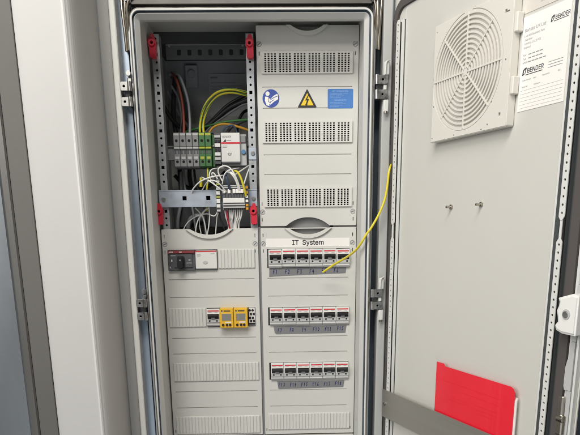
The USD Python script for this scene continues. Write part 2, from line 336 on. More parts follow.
obj('rod_guide', B().ext(Polygon(gp).buffer(1.2, quad_segs=3), -26, -10).ext(Polygon(gp).buffer(-2), -28, -26), 'pwhite', door, label='white plastic guide of the lock rod')
obj('screw', B().cyl((567, -31, -515), (567, -28, -515), 5, 16), 'chrome', door, smooth=30)
obj('screw', B().cyl((567, -29, -515), (567, -28.02, -515), 8, 20), 'lgrey', door, smooth=30)

# ================================================================== covers in the enclosure
def lens(cx, z, w, up, dn):
    q = np.linspace(-1, 1, 21); h = (1-np.abs(q)**2.2)
    return Polygon([(cx+w*a, z+up*b) for a, b in zip(q, h)]+[(cx+w*a, z-dn*b) for a, b in zip(q, h)][::-1][1:-1])
def cover(name, label, x0, x1, z0, z1, windows, grooves, pulls, screws, ticks, vents, blanks):
    ox = ((x0+x1)/2, 0, z0); c = thing(name, label, 'cover', ox); o = dict(parent=c, off=ox)
    P = rrect(x0, x1, z0, z1, 2)
    for w in windows+[(a[0]+6, a[1]-6, a[2]+4, a[3]-4) for a in vents]: P = P.difference(sbox(w[0], w[2], w[1], w[3]))
    for pl in pulls: P = P.difference(pl[0])
    F = P.difference(unary_union([rrect(g[0], g[1], g[2]-.9, g[2]+.9, .8) for g in grooves]+[disc(sx, sz, 6.2) for sx, sz in screws]))
    T = unary_union([rrect(tx-.9, tx+.9, tz-4.5, tz+4.5, .8) for tx, tz in ticks]); F = F.difference(T); P = P.difference(T)
    obj('plate', B().ext(F, 0, 2).ext(P, 2, 12), 'cover', **o)
    for lens_poly, kind in pulls:
        minx, minz, maxx, maxz = lens_poly.bounds
        if kind == 'grip':                                      # crescent lip below the opening, dark recess behind
            lip = lens((minx+maxx)/2, z1+1.5, (maxx-minx)/2+5, 3, z1-minz+4).difference(lens((minx+maxx)/2, z1+1.5, (maxx-minx)/2-5, 9, z1-minz-6)).intersection(sbox(minx-9, minz-9, maxx+9, z1-.6))
            obj('grip_lip', B().ext(lip, -6, 6), 'cover2', smooth=35, **o)
            if x0 > 0: obj('grip_recess', B().ext(lens((minx+maxx)/2, z1, (maxx-minx)/2-2, .2, z1-minz-1.5), 14, 16), 'mgrey', **o)
            if x0 > 0 and z1 < 0: obj('grip_bridge', B().box(minx+8, maxx-8, 3, 12, z1-3, z1-.2, .8), 'cover2', **o)
        else:
            obj('grip_recess', B().ext(lens_poly.buffer(1.5), 16, 18), 'mgrey', **o)
    for sx, sz in screws:
        ang = rnd.uniform(.3, 1.3); s = disc(sx, sz, 5.4, 6); slot = affinity.rotate(sbox(sx-4.5, sz-.8, sx+4.5, sz+.8), math.degrees(ang), origin=(sx, sz))
        obj('screw', B().ext(s.difference(slot), -.6, 1.8), 'lgrey', smooth=30, **o)
    for vx0, vx1, vz0, vz1 in vents:
        H = []; gp_ = (vx1-vx0-8)/6.
        for g in range(6):
            for k in range(4):
                for r in range(9):
                    hx = vx0+4+gp_*g+gp_*(.17+.22*k); hz = vz1-6-(vz1-vz0-11)*r/8.
                    H.append(sbox(hx-2.1, hz-1.55, hx+2.1, hz+1.55))
        obj('vent', B().ext(rrect(vx0, vx1, vz0, vz1, 1.5).difference(unary_union(H)), -4.5, -.02), 'cover2', **o)
        obj('vent_shade', B().box(vx0+5, vx1-5, 13, 14, vz0+3, vz1-3), 'hole', **o)  # black sheet added as the shaded cavity behind the grid
    for bx0, bx1, bz0, bz1 in blanks:
        b = B().box(bx0, bx1, -2.4, -.02, bz0, bz1, 1.6); n = max(int(round((bx1-bx0)/8.75)), 1); w = (bx1-bx0)/n
        for k in range(n): b.box(bx0+k*w+.7, bx0+(k+1)*w-.7, -3.9, -2.3, bz0+2, bz1-2, 1.2)
        obj('blanking_strip', b, 'cover2', **o)
    return c
R0, R1, L0, L1 = 4.5, 248.5, -246.5, -2.5
topgrip = lens(125, 85.2, 47, 9, 21)
joinlo_R = lens(125, -375, 57, 12, 24); joinlo_L = lens(-125, -375, 57, 12, 22)
g = lambda a, b, zs: [(a, b, z) for z in zs]
cover('vented_cover', 'light grey blank cover with three vent grids and the safety signs', R0, R1, -370.5, 85, [], g(17, 234, (-48, -95, -201, -247)),
      [(topgrip, 'grip'), (lens(125, -372, 57, 22, 12), 'recess')], [(11, 45.5), (240.5, 45), (11, -336.5), (239, -337)],
      [(11, 25), (241, 25), (10, -317), (239.5, -317), (9.5, -355), (240, -355)],
      [(15.5, 234, -19.5, 29), (14.5, 235, -174, -124), (16, 235.5, -325, -278)], [])
rowg = (-501, -547, -654, -696, -800, -845)
cover('breaker_cover', 'light grey cover with three rows of circuit breakers poking through', R0, R1, -925, -375,
      [(19.5, 232.5, -475, -427), (19.5, 232.5, -624, -576), (19.5, 232.5, -772, -724)], g(20, 229, rowg), [(joinlo_R, 'grip')],
      [(10.5, -414), (239, -414)], [(10.5, -393), (239.5, -393), (10.5, -432), (239.5, -432), (9, -912), (239, -910)], [], [(13, 237, -913, -865)])
cover('switch_cover', 'light grey cover with dark main switch and two yellow meters poking through', L0, L1, -925, -375,
      [(-234, -107, -477, -426), (-141, -14, -625, -575)], g(-235, -14, rowg), [(joinlo_L, 'grip')],
      [(-239.5, -412), (-10, -414)], [(-240, -393), (-10, -393), (-240.5, -432), (-10.5, -432), (-241, -912), (-10, -910)], [],
      [(-105.5, -11.5, -475.5, -425), (-240, -143, -625.5, -574), (-236.5, -8.5, -772, -720), (-238.5, -9, -921, -869)])
obj('cover_divider', B().box(-2.3, 4.3, 6, 30, -1075, -372).box(-246, -2.5, 8, 11, -928.5, -925.5).box(4.5, 248, 8, 11, -928.5, -925.5).box(4.5, 60, 8, 11.5, -375.2, -370.3).box(190, 248, 8, 11.5, -375.2, -370.3), 'mgrey', E_)
cover('base_cover', 'light grey cover at the foot of the breaker column', R0, R1, -1075, -929, [], [], [], [], [], [], [])
cover('base_cover', 'light grey cover at the foot of the yellow meter column', L0, L1, -1075, -929, [], [], [], [], [], [], [])

# ================================================================== circuit breakers
def breaker(loc, label, group=None, cat='circuit breaker'):
    t = thing('circuit_breaker', label, cat, loc, group=group)
    obj('body', B().box(-17.2, 17.2, -5, 60, -23, 23, .8).box(-17.0, 17.0, -9, -5, -12.5, 11.5, .8), 'white', t)
    obj('stripe', B().box(-14.5, 14.5, -5.3, -5.02, 16.0, 19.0), 'rline', t)
    tg = B().box(-14.6, 14.6, -11, -9.02, 2.5, 10.5, .6).box(-14.6, -5.5, -11, -9.02, -2.5, 2.4, .6).box(5.5, 14.6, -11, -9.02, -2.5, 2.4, .6).box(-13.8, 13.8, -19, -10.9, 3.5, 9.0, 1.5)
    obj('toggle', tg, 'black', t)
    obj('toggle_link', B().box(-5, 5, -13, -9.02, -3.5, 2.3, 1.2), 'mgrey', t)
    obj('lower_front', B().box(-16.8, 16.8, -9.4, -9.02, -12, -3.8), 'lgrey', t)
    for x in (-9.5, 9.5): obj('indicator', B().box(x-2, x+2, -9.8, -9.42, -9.6, -5.8), 'black', t)
    obj('marker_strip', B().box(-16, 16, -5.6, -5.02, -18.5, -13.2), 'white', t)
    obj('print', B().box(-13, -4, -5.25, -5.02, 13.4, 14.3).box(-13, 2, -9.2, -9.02, -10.9+1.9, -10.9+1.5).box(4, 12, -5.25, -5.02, 13.2, 14.0), 'inkg', t)
    obj('lower_edge', B().box(-17.2, 17.2, -5.5, -5.02, -22.8, -19.2), 'mgrey', t)
    return t
proto = None; PIT = 34.9
for r, z in enumerate((-451, -600, -748)):
    for k in range(6):
        n = r*6+k+1; loc = (23.2+PIT*(k+.5)+rnd.uniform(-.15, .15), rnd.uniform(-.8, .6), z+rnd.uniform(-.5, .5))
        lab = f'two-pole circuit breaker with black toggle above the handwritten F{n} on grey tape'
        proto_ = breaker(loc, lab, 'two-pole circuit breakers in three rows') if proto is None else copy_of(proto, 'circuit_breaker', lab, loc)
        proto = proto or proto_
copy_of(proto, 'circuit_breaker', 'two-pole circuit breaker directly left of the yellow meters', (-124.2, 0, -600), 'single circuit breaker')

# handwriting: strokes on a 0..1 grid
GL = {'F': [[(.1, 0), (.15, 1), (.75, 1.02)], [(.12, .55), (.6, .56)]], '0': [[(.4, 1), (.1, .6), (.2, .1), (.5, 0), (.75, .45), (.6, .95), (.4, 1)]],
 '1': [[(.15, .75), (.4, 1), (.36, 0)]], '2': [[(.1, .75), (.35, 1), (.65, .8), (.45, .4), (.05, .02), (.75, .05)]],
 '3': [[(.1, .9), (.45, 1), (.6, .75), (.3, .55), (.65, .35), (.5, .03), (.1, .08)]], '4': [[(.4, 1), (.1, .4), (.75, .42)], [(.55, .75), (.5, -.02)]],
 '5': [[(.7, 1), (.2, .98), (.15, .6), (.55, .6), (.6, .2), (.3, 0), (.08, .1)]], '6': [[(.55, 1), (.15, .5), (.2, .08), (.5, .03), (.6, .35), (.2, .42)]],
 '7': [[(.08, .95), (.7, 1), (.3, 0)]], '8': [[(.4, .55), (.12, .8), (.4, 1), (.6, .8), (.12, .25), (.35, 0), (.62, .25), (.4, .55)]],
 '9': [[(.6, .75), (.35, 1), (.1, .75), (.3, .5), (.6, .75), (.5, 0)]]}
def scribble(txt, x, z, h, y, seed):
    q = random.Random(seed); b = B(); w = h*.62; x -= w*len(txt)*.5
    for i, c in enumerate(txt):
        for st in GL[c]:
            pts = [(x+i*w*1.05+w*.85*(px+.10*(pz-.5)+q.uniform(-.05, .05)), z+h*(pz-.5+q.uniform(-.05, .05))) for px, pz in st]
            b.ext(LineString(pts).buffer(h*.07, quad_segs=2), y-.2, y)
    return b
for r, (pts, nm, z, h) in enumerate((([(25, -476), (224, -474), (222, -490), (60, -495), (24, -497)], 'first', -485, 10.5),
                                 ([(33, -626.5), (226, -626), (223, -646), (40, -647), (36, -644)], 'second', -636.5, 9.5), ([(40, -775.5), (222, -775.5), (219, -794), (43, -797)], 'third', -785.5, 9.5))):
    t = thing('marking_tape', f'grey adhesive tape handwritten F{r*6+1} to F{r*6+6} below a breaker row', 'tape', (pts[0][0], 0, pts[0][1]), group='handwritten tapes under the breaker rows'); o = dict(parent=t, off=(pts[0][0], 0, pts[0][1]))
    obj('strip', B().ext(Polygon(pts), -.9, -.05), 'tape', **o)
    for k in range(6):
        n = r*6+k+1; x = pts[0][0]+(16, 17, 13)[r]+k*(31.5, 32.0, 30.6)[r]
        obj('handwriting', scribble(f'F{n}', x, z+rnd.uniform(-.8, .8)+k*.3, h, -.92, n), 'inkb', **o)
t = thing('system_label', 'long white label strip printed IT System above the top breaker row', 'label', (125, 0, -412)); o = dict(parent=t, off=(125, 0, -412))
obj('strip', B().ext(rrect(17.5, 231.5, -422.5, -401.5, .6), -.6, -.05), 'paper', **o)
obj('lettering', B().text('IT  System', 11.6, 125, -417.4, -.62, .15, 'c', bold=True), 'ink', **o)

# ================================================================== switch, meters and other devices in the left cover
X = (-233, -164); t = thing('main_switch', 'dark grey switch with red brown band and black handle', 'switch', (-198.5, 0, -452)); o = dict(parent=t, off=(-198.5, 0, -452))
obj('body', B().box(-233, -164, -9, 70, -478, -427.5, 1.2).box(-227, -170, -13, -9, -470, -437, 1.5), 'dgrey', **o)
obj('band', B().box(-232.4, -164.6, -13.5, -8.8, -434.8, -428, .6), 'rband', **o)
obj('lettering', B().text('ABB', 4.2, -229.5, -433.6, -13.52, .12, bold=True).box(-203, -196, -13.65, -13.52, -432.5, -430.5).box(-229, -217, -9.2, -9.02, -471.5, -467).box(-224, -221, -13.2, -13.02, -455, -450)
    .box(-180, -175, -13.2, -13.02, -452, -450.5).box(-186, -172, -13.2, -13.02, -459, -458).box(-225, -212, -13.2, -13.02, -441, -440), 'white', **o)
obj('handle', B().ext(rrect(-208, -190, -472, -441, 5), -21, -13.02).ext(rrect(-205, -193, -470, -443, 5), -31, -21), 'black', smooth=35, **o)
obj('handle_mark', B().ext(disc(-199, -451, 2.2), -31.3, -31.02), 'mgrey', **o)
t = thing('monitoring_relay', 'white relay with red top line between the dark switch and the ribbed strip', 'relay', (-135.5, 0, -452)); o = dict(parent=t, off=(-135.5, 0, -452))
obj('body', B().box(-163, -108.6, -8, 70, -474, -428.5, 1), 'white', **o)
obj('stripe', B().box(-162.6, -109, -8.4, -8.02, -432, -428.9), 'rline', **o); obj('lower_line', B().box(-163, -108.6, -7.5, -.02, -475.6, -474.02), 'dgrey', **o)
obj('lettering', B().box(-159, -149, -8.2, -8.02, -440, -438.2).box(-159, -150, -8.2, -8.02, -444, -443).box(-124, -114, -8.2, -8.02, -437, -436), 'inkg', **o)
obj('test_button', B().ext(affinity.scale(disc(-138, -458, 5, 8), 1.25, .8), -9, -8.02), 'lgrey', smooth=30, **o)
def meter(x, label):
    L = (x, 0, -600); t = thing('yellow_meter', label, 'meter', L, group='yellow panel meters')
    obj('body', B().box(-17.8, 17.8, -22, 60, -25.5, 25.5, 1.6), 'yellow', t)
    obj('bezel', B().box(-13.5, 13.5, -22.8, -22.02, -7, 13.5, .3), 'yellow', t)
    obj('screen', B().box(-12, 12, -23.2, -22.82, -5.5, 12), 'lcd', t)
    obj('lettering', B().box(-7, 10, -22.3, -22.02, 17.6, 20.2).box(-13.5, -10, -22.3, -22.02, 17, 21), 'ink', t)
    obj('logo_patch', B().box(-14.5, -9.2, -22.25, -22.02, 15.8, 16.7), 'white', t)
    for k, bx in enumerate((-9.5, 0.5, 8.5)): obj('button', B().cyl((bx, -24.5, -17), (bx, -22.02, -17), 3.2, 14), 'black', t, smooth=30)
    obj('button_panel', B().box(1.5 if False else -4, 12, -22.3, -22.02, -12.2, -8.6), 'white', t)
    return t
m1 = meter(-88.5, 'square yellow meter with grey screen right beside the circuit breaker')
copy_of(m1, 'yellow_meter', 'square yellow meter with grey screen beside the black and white terminals', (-51.8, 0, -600))
t = thing('terminal_module', 'narrow module of black and white terminals beside the yellow meter', 'terminal module', (-23.4, 0, -600)); o = dict(parent=t)
obj('body', B().box(-8.2, 8.2, -4, 60, -22, 24, .8), 'white', **o)
bk = B()
for i, z in enumerate((18, 8, -2, -10)):
    for k in (-1, 1):
        xx = k*3.8+(1.4 if i % 2 else -1.4)
        bk.add(B().ext(affinity.rotate(sbox(xx-2.6, z-2.6, xx+2.6, z+2.6), 45 if i == 0 else 0), -5.2, -4.02).mesh())
bk.box(-8, 8, -5, -4.02, -20, -15)
obj('terminal_slots', bk, 'black', **o)

# ================================================================== signs on the vented cover
L = (37, 0, -73); t = thing('manual_sign', 'round blue sign with white figure reading a manual', 'sign', L); o = dict(parent=t, off=L)
obj('disc', B().ext(disc(37, -73, 20.3, 12), -.5, -.05), 'signb', **o)
fig = [disc(29, -62.5, 5, 6), Polygon([(23, -69), (30, -69.5), (35, -75), (44, -67), (54, -62), (54.5, -75), (45, -80), (36, -87), (33, -85), (33, -90), (26, -88), (22.5, -78)])]
line = unary_union([LineString([(36, -76), (44.5, -71), (53, -68)]).buffer(.8), LineString([(35.5, -81), (44.5, -76)]).buffer(.7), LineString([(30.5, -72), (31, -80), (36, -83)]).buffer(.7)])
obj('figure', B().ext(unary_union(fig).intersection(disc(37, -73, 18.4, 12)).difference(line), -.7, -.52), 'paper', **o)
L = (124.5, 0, -93); t = thing('warning_sign', 'yellow triangular high voltage sign with black bolt', 'sign', L); o = dict(parent=t, off=L)
tri = Polygon([(102, -93.5), (147.5, -93.5), (124.6, -53)])
obj('border', B().ext(tri.buffer(-1).buffer(1.4, quad_segs=3), -.5, -.05), 'ink', **o)
obj('field', B().ext(tri.buffer(-4.2), -.7, -.52), 'signy', **o)
obj('bolt', B().ext(Polygon([(127.5, -65), (119.5, -78.5), (124.2, -78), (121.2, -86.2), (119.6, -85.6), (121.6, -90.5), (126.2, -87.6), (124.4, -87), (129.2, -74.8), (124.6, -75.4), (129.6, -65)]), -.9, -.72), 'ink', **o)
L = (205, 0, -96); t = thing('notice_label', 'small blue printed notice beside the yellow warning triangle', 'label', L); o = dict(parent=t, off=L)
obj('plate', B().ext(rrect(174.5, 236, -96.5, -53, 2.5), -.5, -.05), 'labelb', **o)
b = B().text('BITTE BEACHTEN', 3.2, 205, -59.5, -.52, .12, 'c')
for i, z in enumerate((-63.5, -66.5, -69.5, -72.5)): b.text(('Vor Inbetriebnahme alle Schrauben', 'nachziehen und pruefen', 'Anlage nur durch Fachkraft', 'oeffnen und bedienen')[i], 1.9, 180, z, -.52, .12)
b.text('PLEASE NOTE', 3.2, 205, -79.5, -.52, .12, 'c')
for i, z in enumerate((-84, -87, -90, -93)): b.text(('Before start up all screws', 'must be tightened and checked', 'Only skilled persons may', 'open and operate')[i], 1.9, 180, z, -.52, .12)
obj('lettering', b, 'labelt', **o)

# ================================================================== open bay: clips, terminals, relay, wires
def clip(loc, label):
    t = thing('red_clip', label, 'clip', loc, group='red plastic rail clips')
    P = unary_union([rrect(-9.5, 9.5, -6, 19, 9), rrect(-7, 9, -26, 6, 5), Polygon([(-5, 16), (-2, 25), (4, 25), (8, 14)])])
    obj('body', B().ext(P.difference(disc(0, 6, 3)), -14, -1), 'red', t, smooth=35)
    obj('ring', B().ext(disc(0, 6, 7.6, 6).difference(disc(0, 6, 3.6, 6)), -18, -14.02), 'red', t, smooth=35)
    obj('hole', B().cyl((0, -6, 6), (0, -3, 6), 3.4, 12), 'hole', t)
    return t
c0 = clip((-239, 0, 40), 'red plastic clip at the upper end of the left perforated rail')
for loc, l in (((-11, 0, 38), 'red plastic clip at the upper end of the right perforated rail'), ((-247, 0, -338), 'red plastic clip at the left end of the grey support bar'), ((-12, 0, -340), 'red plastic clip below the right end of the support bar')):
    copy_of(c0, 'red_clip', l, loc)
def terminal(loc, label, mat, mat2, group):
    t = thing('terminal_block', label, 'terminal block', loc, group=group); W = 7.7
    obj('body', B().box(-W, W, 0, 46, -42, 42, .8).box(-W+.2, W-.2, -4, 0, 8, 40, 1).box(-W+.2, W-.2, -4, 0, -40, -14, 1), mat, t)
    obj('cap', B().box(-W+.8, W-.8, -4.6, -4.02, 34, 39.5, .3), mat2, t)
    obj('clamp_bar', B().box(-W+.3, W-.3, -5, -.02, 2.5, 7.5, .5), mat2, t)
    for z in (22, -28): obj('screw_hole', B().cyl((0, -4.6, z), (0, -4.02, z), 3.4, 12), 'hole', t)
    obj('slots', B().box(-6, -2, -.6, -.02, -9, -1).box(2, 6, -.6, -.02, -9, -1), 'dgrey', t)
    obj('marker', B().box(-5.2, 5.2, -4.8, -4.02, -22, -16, .3), mat2, t)
    return t
tx = [-204+16.0*k for k in range(8)]
names = ('first', 'second', 'third', 'fourth')
tp_ = None
for k in range(4):
    lab = ['grey terminal block at the outer end of the terminal row', 'grey terminal block second from the outer end of the row', 'grey terminal block third from the outer end, under the grey lead', 'grey terminal block next to the green ones'][k]
    tp_ = terminal((tx[k], 60, -181), lab, 'mgrey', 'lgrey', 'grey terminal blocks') if k == 0 else (copy_of(tp_, 'terminal_block', lab, (tx[k], 60, -181)), tp_)[1]
te = terminal((tx[4], 60, -181), 'green and yellow earth terminal block beside the grey ones', 'green', 'gyel', 'green earth terminal blocks')
copy_of(te, 'terminal_block', 'green and yellow earth terminal block at the inner end of the row', (tx[5], 60, -181))
t = thing('end_bracket', 'dark green end bracket closing the terminal row', 'bracket', (-113.5, 66, -181)); obj('body', B().box(-2.0, 4.5, 4, 46, -40, 38, 1), 'green', t); obj('screw', B().cyl((1.2, 1.5, 10), (1.2, 4, 10), 2.4, 12), 'steel', t, smooth=30)
# stack of small terminals left of the relay
L = (-101, 60, -175); t = thing('fuse_holder', 'narrow black and white fuse terminal left of the white relay', 'fuse holder', L); o = dict(parent=t)
obj('body', B().box(-8, 8, 3, 46, -40, 34, .8), 'dgrey', **o)
for z, h, mt in ((26, 6, 'lgrey'), (5, 9, 'white'), (-16, 8, 'white'), (-27, 7, 'lgrey')): obj('label_carrier', B().box(-7.4, 7.4, -1, 2.98, z-h/2, z+h/2, .6), mt, **o)
for z in (15, -6): obj('contact', B().box(-6.5, -1, .5, 2.98, z-3, z+3, .4).box(1, 6.5, .5, 2.98, z-3, z+3, .4), 'black', **o)
# the relay itself
L = (-67.5, 60, -174); t = thing('control_relay', 'white relay with red stripe and dark heading on the upper rail', 'relay', L); o = dict(parent=t)
obj('body', B().box(-24, 24, -4, 50, -37, 33, 1.2), 'white', **o); obj('housing', B().box(-24, 40, 6, 50, -45, 30, 1), 'lgrey', **o)
obj('stripe', B().box(-23.6, 23.6, -4.5, -4.02, 6.5, 10.5), 'rline', **o)
obj('lettering', B().text('BENDER', 4.2, -20, 21.5, -4.02, .2, bold=True).box(-10, 2, -4.25, -4.02, 13.5, 15).box(-20, -8, -4.25, -4.02, 1, 2).box(-20, -10, -4.25, -4.02, -2.5, -1.5), 'inkg', **o)
obj('logo', B().ext(Polygon([(-19, 11.2), (-12, 18), (-11, 12), (-14, 11.2)]), -4.3, -4.02), 'ink', **o)
obj('test_mark', B().ext(Polygon([(-8, -15), (2, -15), (1, -20), (-3, -22), (-7, -20)]).difference(Polygon([(-6.5, -16), (.5, -16), (-3, -20.5)])), -4.4, -4.02), 'inkg', **o)
obj('lower_edge', B().box(-23.5, 23.5, -3, 5.98, -40, -37.02), 'dgrey', **o)
obj('blue_button', B().cyl((32, 1, -12), (32, 6, -12), 5.5, 18), 'blueb', smooth=30, **o)
obj('side_terminal', B().box(25.5, 38.5, 2, 5.98, 10, 27, .8), 'mgrey', **o)
# marshalling terminals in front of the support bar
L = (-59, -22, -300); t = thing('wiring_terminal', 'compact grey terminal strip with white markers crowded with thin leads', 'terminal strip', L); o = dict(parent=t)
obj('body', B().box(-28, 28, 4, 16, -31, 28, .8), 'mgrey', **o)
for k in range(8): obj('terminal', B().box(-27.5+7*k+.4, -27.5+7*k+6.6, 0, 3.98, -2, 8, .5), 'dgrey', **o)
for k, x in enumerate((-24, -11, 1, 8.5, 15.5, 21)): obj('marker_tag', B().box(x-3.4, x+3.4, -4, -.02, 8.5, 18, .6), 'paper', **o)
obj('marker_strip', B().box(-27, 26, -1.5, 3.9, -14, -2.6, .8), 'white', **o)
for z in (-18, -24.5, 22, 26): obj('ledge', B().box(-27.5, 27.5, -1, 3.9, z-1.6, z+1.6, .6), 'lgrey', **o)
ct = B()
for k in range(11): ct.box(-25+4.9*k, -22.6+4.9*k, 1.5, 3.95, -31, -27.2)
obj('contacts', ct, 'hole', **o)
L = (-97.5, -22, -296); t = thing('marker_column', 'column of yellow and white wire markers beside the terminal strip', 'marker column', L); o = dict(parent=t)
obj('holder', B().box(-5.5, 6.5, 2, 16, -40, 42, .6), 'dgrey', **o)
for z, h, mt in ((34, 6, 'white'), (26, 4, 'gyel'), (16, 6, 'white'), (6, 9, 'white'), (-4, 4, 'gyel'), (-13, 10, 'white'), (-25, 8, 'white'), (-36, 5, 'lgrey')): obj('marker', B().box(-4.6, 4.6, -1.5, 1.98, z-h/2, z+h/2, .5), mt, **o)
L = (-27, -22, -302); t = thing('marker_column', 'column of orange and white wire markers beside the right rail', 'marker column', L); o = dict(parent=t)
obj('holder', B().box(-3.6, 3.6, 2, 16, -32, 30, .6), 'dgrey', **o)
for z, mt in ((24, 'wora'), (12, 'wora'), (2, 'white'), (-8, 'paper'), (-18, 'wora'), (-26, 'wora')): obj('marker', B().box(-3.2, 3.2, -1.5, 1.98, z-3, z+3, .5), mt, **o)

def lead(label, r, pts, group=None):                          # yellow lead with a green stripe winding slowly round it
    t = thing('earth_wire', label, 'wire', pts[0], group=group); P = spline(pts, 10); o = dict(parent=t, off=pts[0], smooth=50)
    obj('sheath', B().tube(P, r, 10, smooth=False), 'wyel', **o)
    tg = np.gradient(P, axis=0); tg /= np.linalg.norm(tg, axis=1, keepdims=True); q = np.cross(tg, [0, 1., 0]); q /= np.linalg.norm(q, axis=1, keepdims=True)+1e-9; w = np.cross(tg, q)
    for ph in (0, math.pi):
        a = ph+np.linspace(0, 5.0, len(P))[:, None]
        obj('stripe', B().tube(P+(q*np.cos(a)+w*np.sin(a))*r*.62, r*.5, 6, smooth=False), 'wgrn', **o)
def wire(name, label, mat, r, pts, cat='wire', group=None):
    return tag(obj(name, B().tube(pts, r), mat, smooth=50), label, cat, group)
lead('green and yellow lead arching up from the green terminals, outer loop', 3.0, [(-145, 66, -144), (-142, 62, -113), (-131, 60, -82), (-115, 60, -60), (-92, 60, -45), (-59, 62, -40), (-14, 70, -47)], group='green and yellow earth leads')
lead('green and yellow lead arching up from the green terminals, inner loop', 3.0, [(-135, 66, -144), (-135, 66, -115), (-124, 67, -85), (-109, 67, -64), (-90, 66, -51), (-58, 68, -46), (-14, 76, -53)], group='green and yellow earth leads')
wire('earth_wire', 'green lead running low behind the terminals towards the right rail', 'wgrn', 3.0, [(-215, 120, -145), (-189, 108, -132), (-134, 104, -119), (-82, 104, -108), (-14, 106, -102)])
wire('earth_wire', 'orange yellow lead rising from the inner green terminal behind the relay', 'wora', 3.0, [(-128, 88, -150), (-122, 92, -133), (-109, 96, -120), (-83, 98, -114), (-44, 100, -122), (-14, 104, -132)])
wire('power_wire', 'brown red lead rising behind the grey terminals', 'wred', 3.4, [(-186, 70, -143), (-185, 76, -110), (-188, 82, -60), (-200, 96, -12), (-216, 130, 14)])
wire('power_wire', 'grey lead curving down into the grey terminals', 'wgry', 3.4, [(-171, 70, -143), (-170, 78, -100), (-174, 82, -55), (-190, 90, -6), (-208, 120, 12), (-226, 150, 14)])
for k, (pts, l) in enumerate((([(-190, 160, -150), (-150, 155, -122), (-110, 150, -95), (-70, 150, -66), (-14, 150, -44)], 'thick black cable sloping up to the right rail'),
    ([(-185, 168, -150), (-140, 166, -112), (-105, 165, -80), (-72, 165, -54), (-14, 165, -26)], 'thinner black cable above the sloping thick one'),
    ([(-245, 150, -62), (-222, 150, -98), (-190, 160, -122), (-150, 170, -140)], 'black cable bending down behind the left rail'),
    ([(-212, 160, 14), (-218, 160, -30), (-222, 160, -80), (-216, 160, -160), (-214, 165, -250), (-213, 170, -345)], 'black cable hanging straight down beside the left rail'),
    ([(-226, 190, 20), (-205, 196, -10), (-196, 205, -80), (-204, 205, -150)], 'dark grey cable dropping from the upper corner behind the brown red lead'),
    ([(-236, 175, -20), (-214, 180, -70), (-180, 188, -112), (-120, 190, -128), (-40, 180, -140), (-12, 180, -150)], 'grey cable sagging across the back behind the terminals'),
    ([(-60, 150, -150), (-50, 160, -100), (-36, 170, -74), (-14, 180, -66)], 'short black cable rising behind the relay to the right rail'),
    ([(-230, 170, -232), (-200, 175, -262), (-160, 175, -268), (-120, 170, -250), (-90, 160, -225)], 'black cable slung below the terminals'),
    ([(-200, 140, -395), (-190, 130, -352), (-168, 128, -340), (-150, 132, -352), (-146, 140, -395)], 'grey cable looped low in the bay'),
    ([(-226, 140, -395), (-222, 132, -350), (-212, 140, -300), (-208, 150, -225)], 'grey cable climbing beside the left rail under the bar'),
    ([(-178, 200, -345), (-182, 195, -300), (-190, 180, -240), (-185, 160, -200)], 'black cable rising from the wiring duct under the terminals'))):
    wire('black_cable', l, ('wblk', 'wblk', 'wblk', 'wblk', 'dgrey', 'wgry', 'wblk', 'wblk', 'wgry', 'wgry', 'wblk')[k], (6.5, 4.5, 5, 6, 5, 4.5, 4, 5, 6, 5, 6)[k], pts, 'cable')
wire('black_cable', 'thin dark blue lead looping over the white relay', 'wblu', 2.2, [(-87, 66, -143), (-82, 60, -131), (-69, 58, -124), (-57, 60, -126), (-49, 66, -143)], 'wire')
wire('black_cable', 'thin black lead dropping past the terminal strip', 'wblk', 2.2, [(-98, -8, -335), (-96, 0, -352), (-90, 6, -366), (-85, 20, -390)], 'wire')
wire('black_cable', 'dark blue lead bent into the terminal strip', 'wblu', 3, [(-68, -24, -282), (-72, -32, -266), (-76, -30, -252), (-74, -10, -240), (-68, 30, -230)], 'wire')
lead('green and yellow lead hanging below the green terminals', 2.6, [(-129, 68, -223), (-129, 62, -250), (-133, 50, -285), (-134, 60, -330)])
wire('wire_sleeve', 'short yellow sleeve on a white lead above the support bar', 'wyel', 4.0, [(-142, 26, -250), (-143, 26, -258), (-144, 28, -272)], 'sleeve')
G = 'thin white leads at the terminal strip'
for pts, l in (
    ([(-81, -24, -290), (-96, -34, -278), (-115, -32, -264), (-132, -20, -255), (-141, 18, -250)], 'white lead sloping down from the yellow sleeve to the terminal strip'),
    ([(-165, -2, -292), (-160, -12, -280), (-140, -26, -264), (-112, -34, -254), (-86, -24, -250), (-76, 20, -246)], 'white lead crossing upward over the sloping one'),
    ([(-86, -30, -262), (-94, -32, -244), (-92, -34, -234), (-79, -36, -229), (-65, -36, -234), (-54, -36, -250), (-46, -32, -270), (-42, -24, -288)], 'white lead forming the tall arch over the terminal strip'),
    ([(-72, -24, -242), (-64, -36, -246), (-56, -36, -256), (-50, -32, -270), (-47, -24, -286)], 'white lead in the lower arch inside the tall one'),
    ([(-68, -30, -240), (-58, -38, -248), (-50, -36, -262), (-45, -26, -284)], 'white lead squeezed between the two arches'),
    ([(-18, 30, -220), (-32, 0, -232), (-44, -24, -242), (-52, -34, -248)], 'thin white lead slanting up to the right rail'),
    ([(-17, 20, -224), (-24, 6, -240), (-29, -10, -256), (-33, -22, -270)], 'thin white lead dropping steeply by the right rail'),
    ([(-108, -26, -256), (-110, -34, -246), (-104, -34, -246), (-97, -30, -258)], 'short white lead hooked into the marker column'),
    ([(-159, 8, -324), (-150, 26, -335), (-141, 30, -352), (-136, 40, -395)], 'white lead crossing to the right under the support bar'),
    ([(-126, 6, -324), (-142, 26, -336), (-158, 30, -358), (-168, 34, -400)], 'white lead crossing to the left under the support bar'),
    ([(-124, 6, -322), (-125, 20, -345), (-129, 26, -370), (-135, 30, -395)], 'white lead hanging straight under the support bar')):
    wire('thin_wire', l, 'wwht', 1.7, pts, group=G)
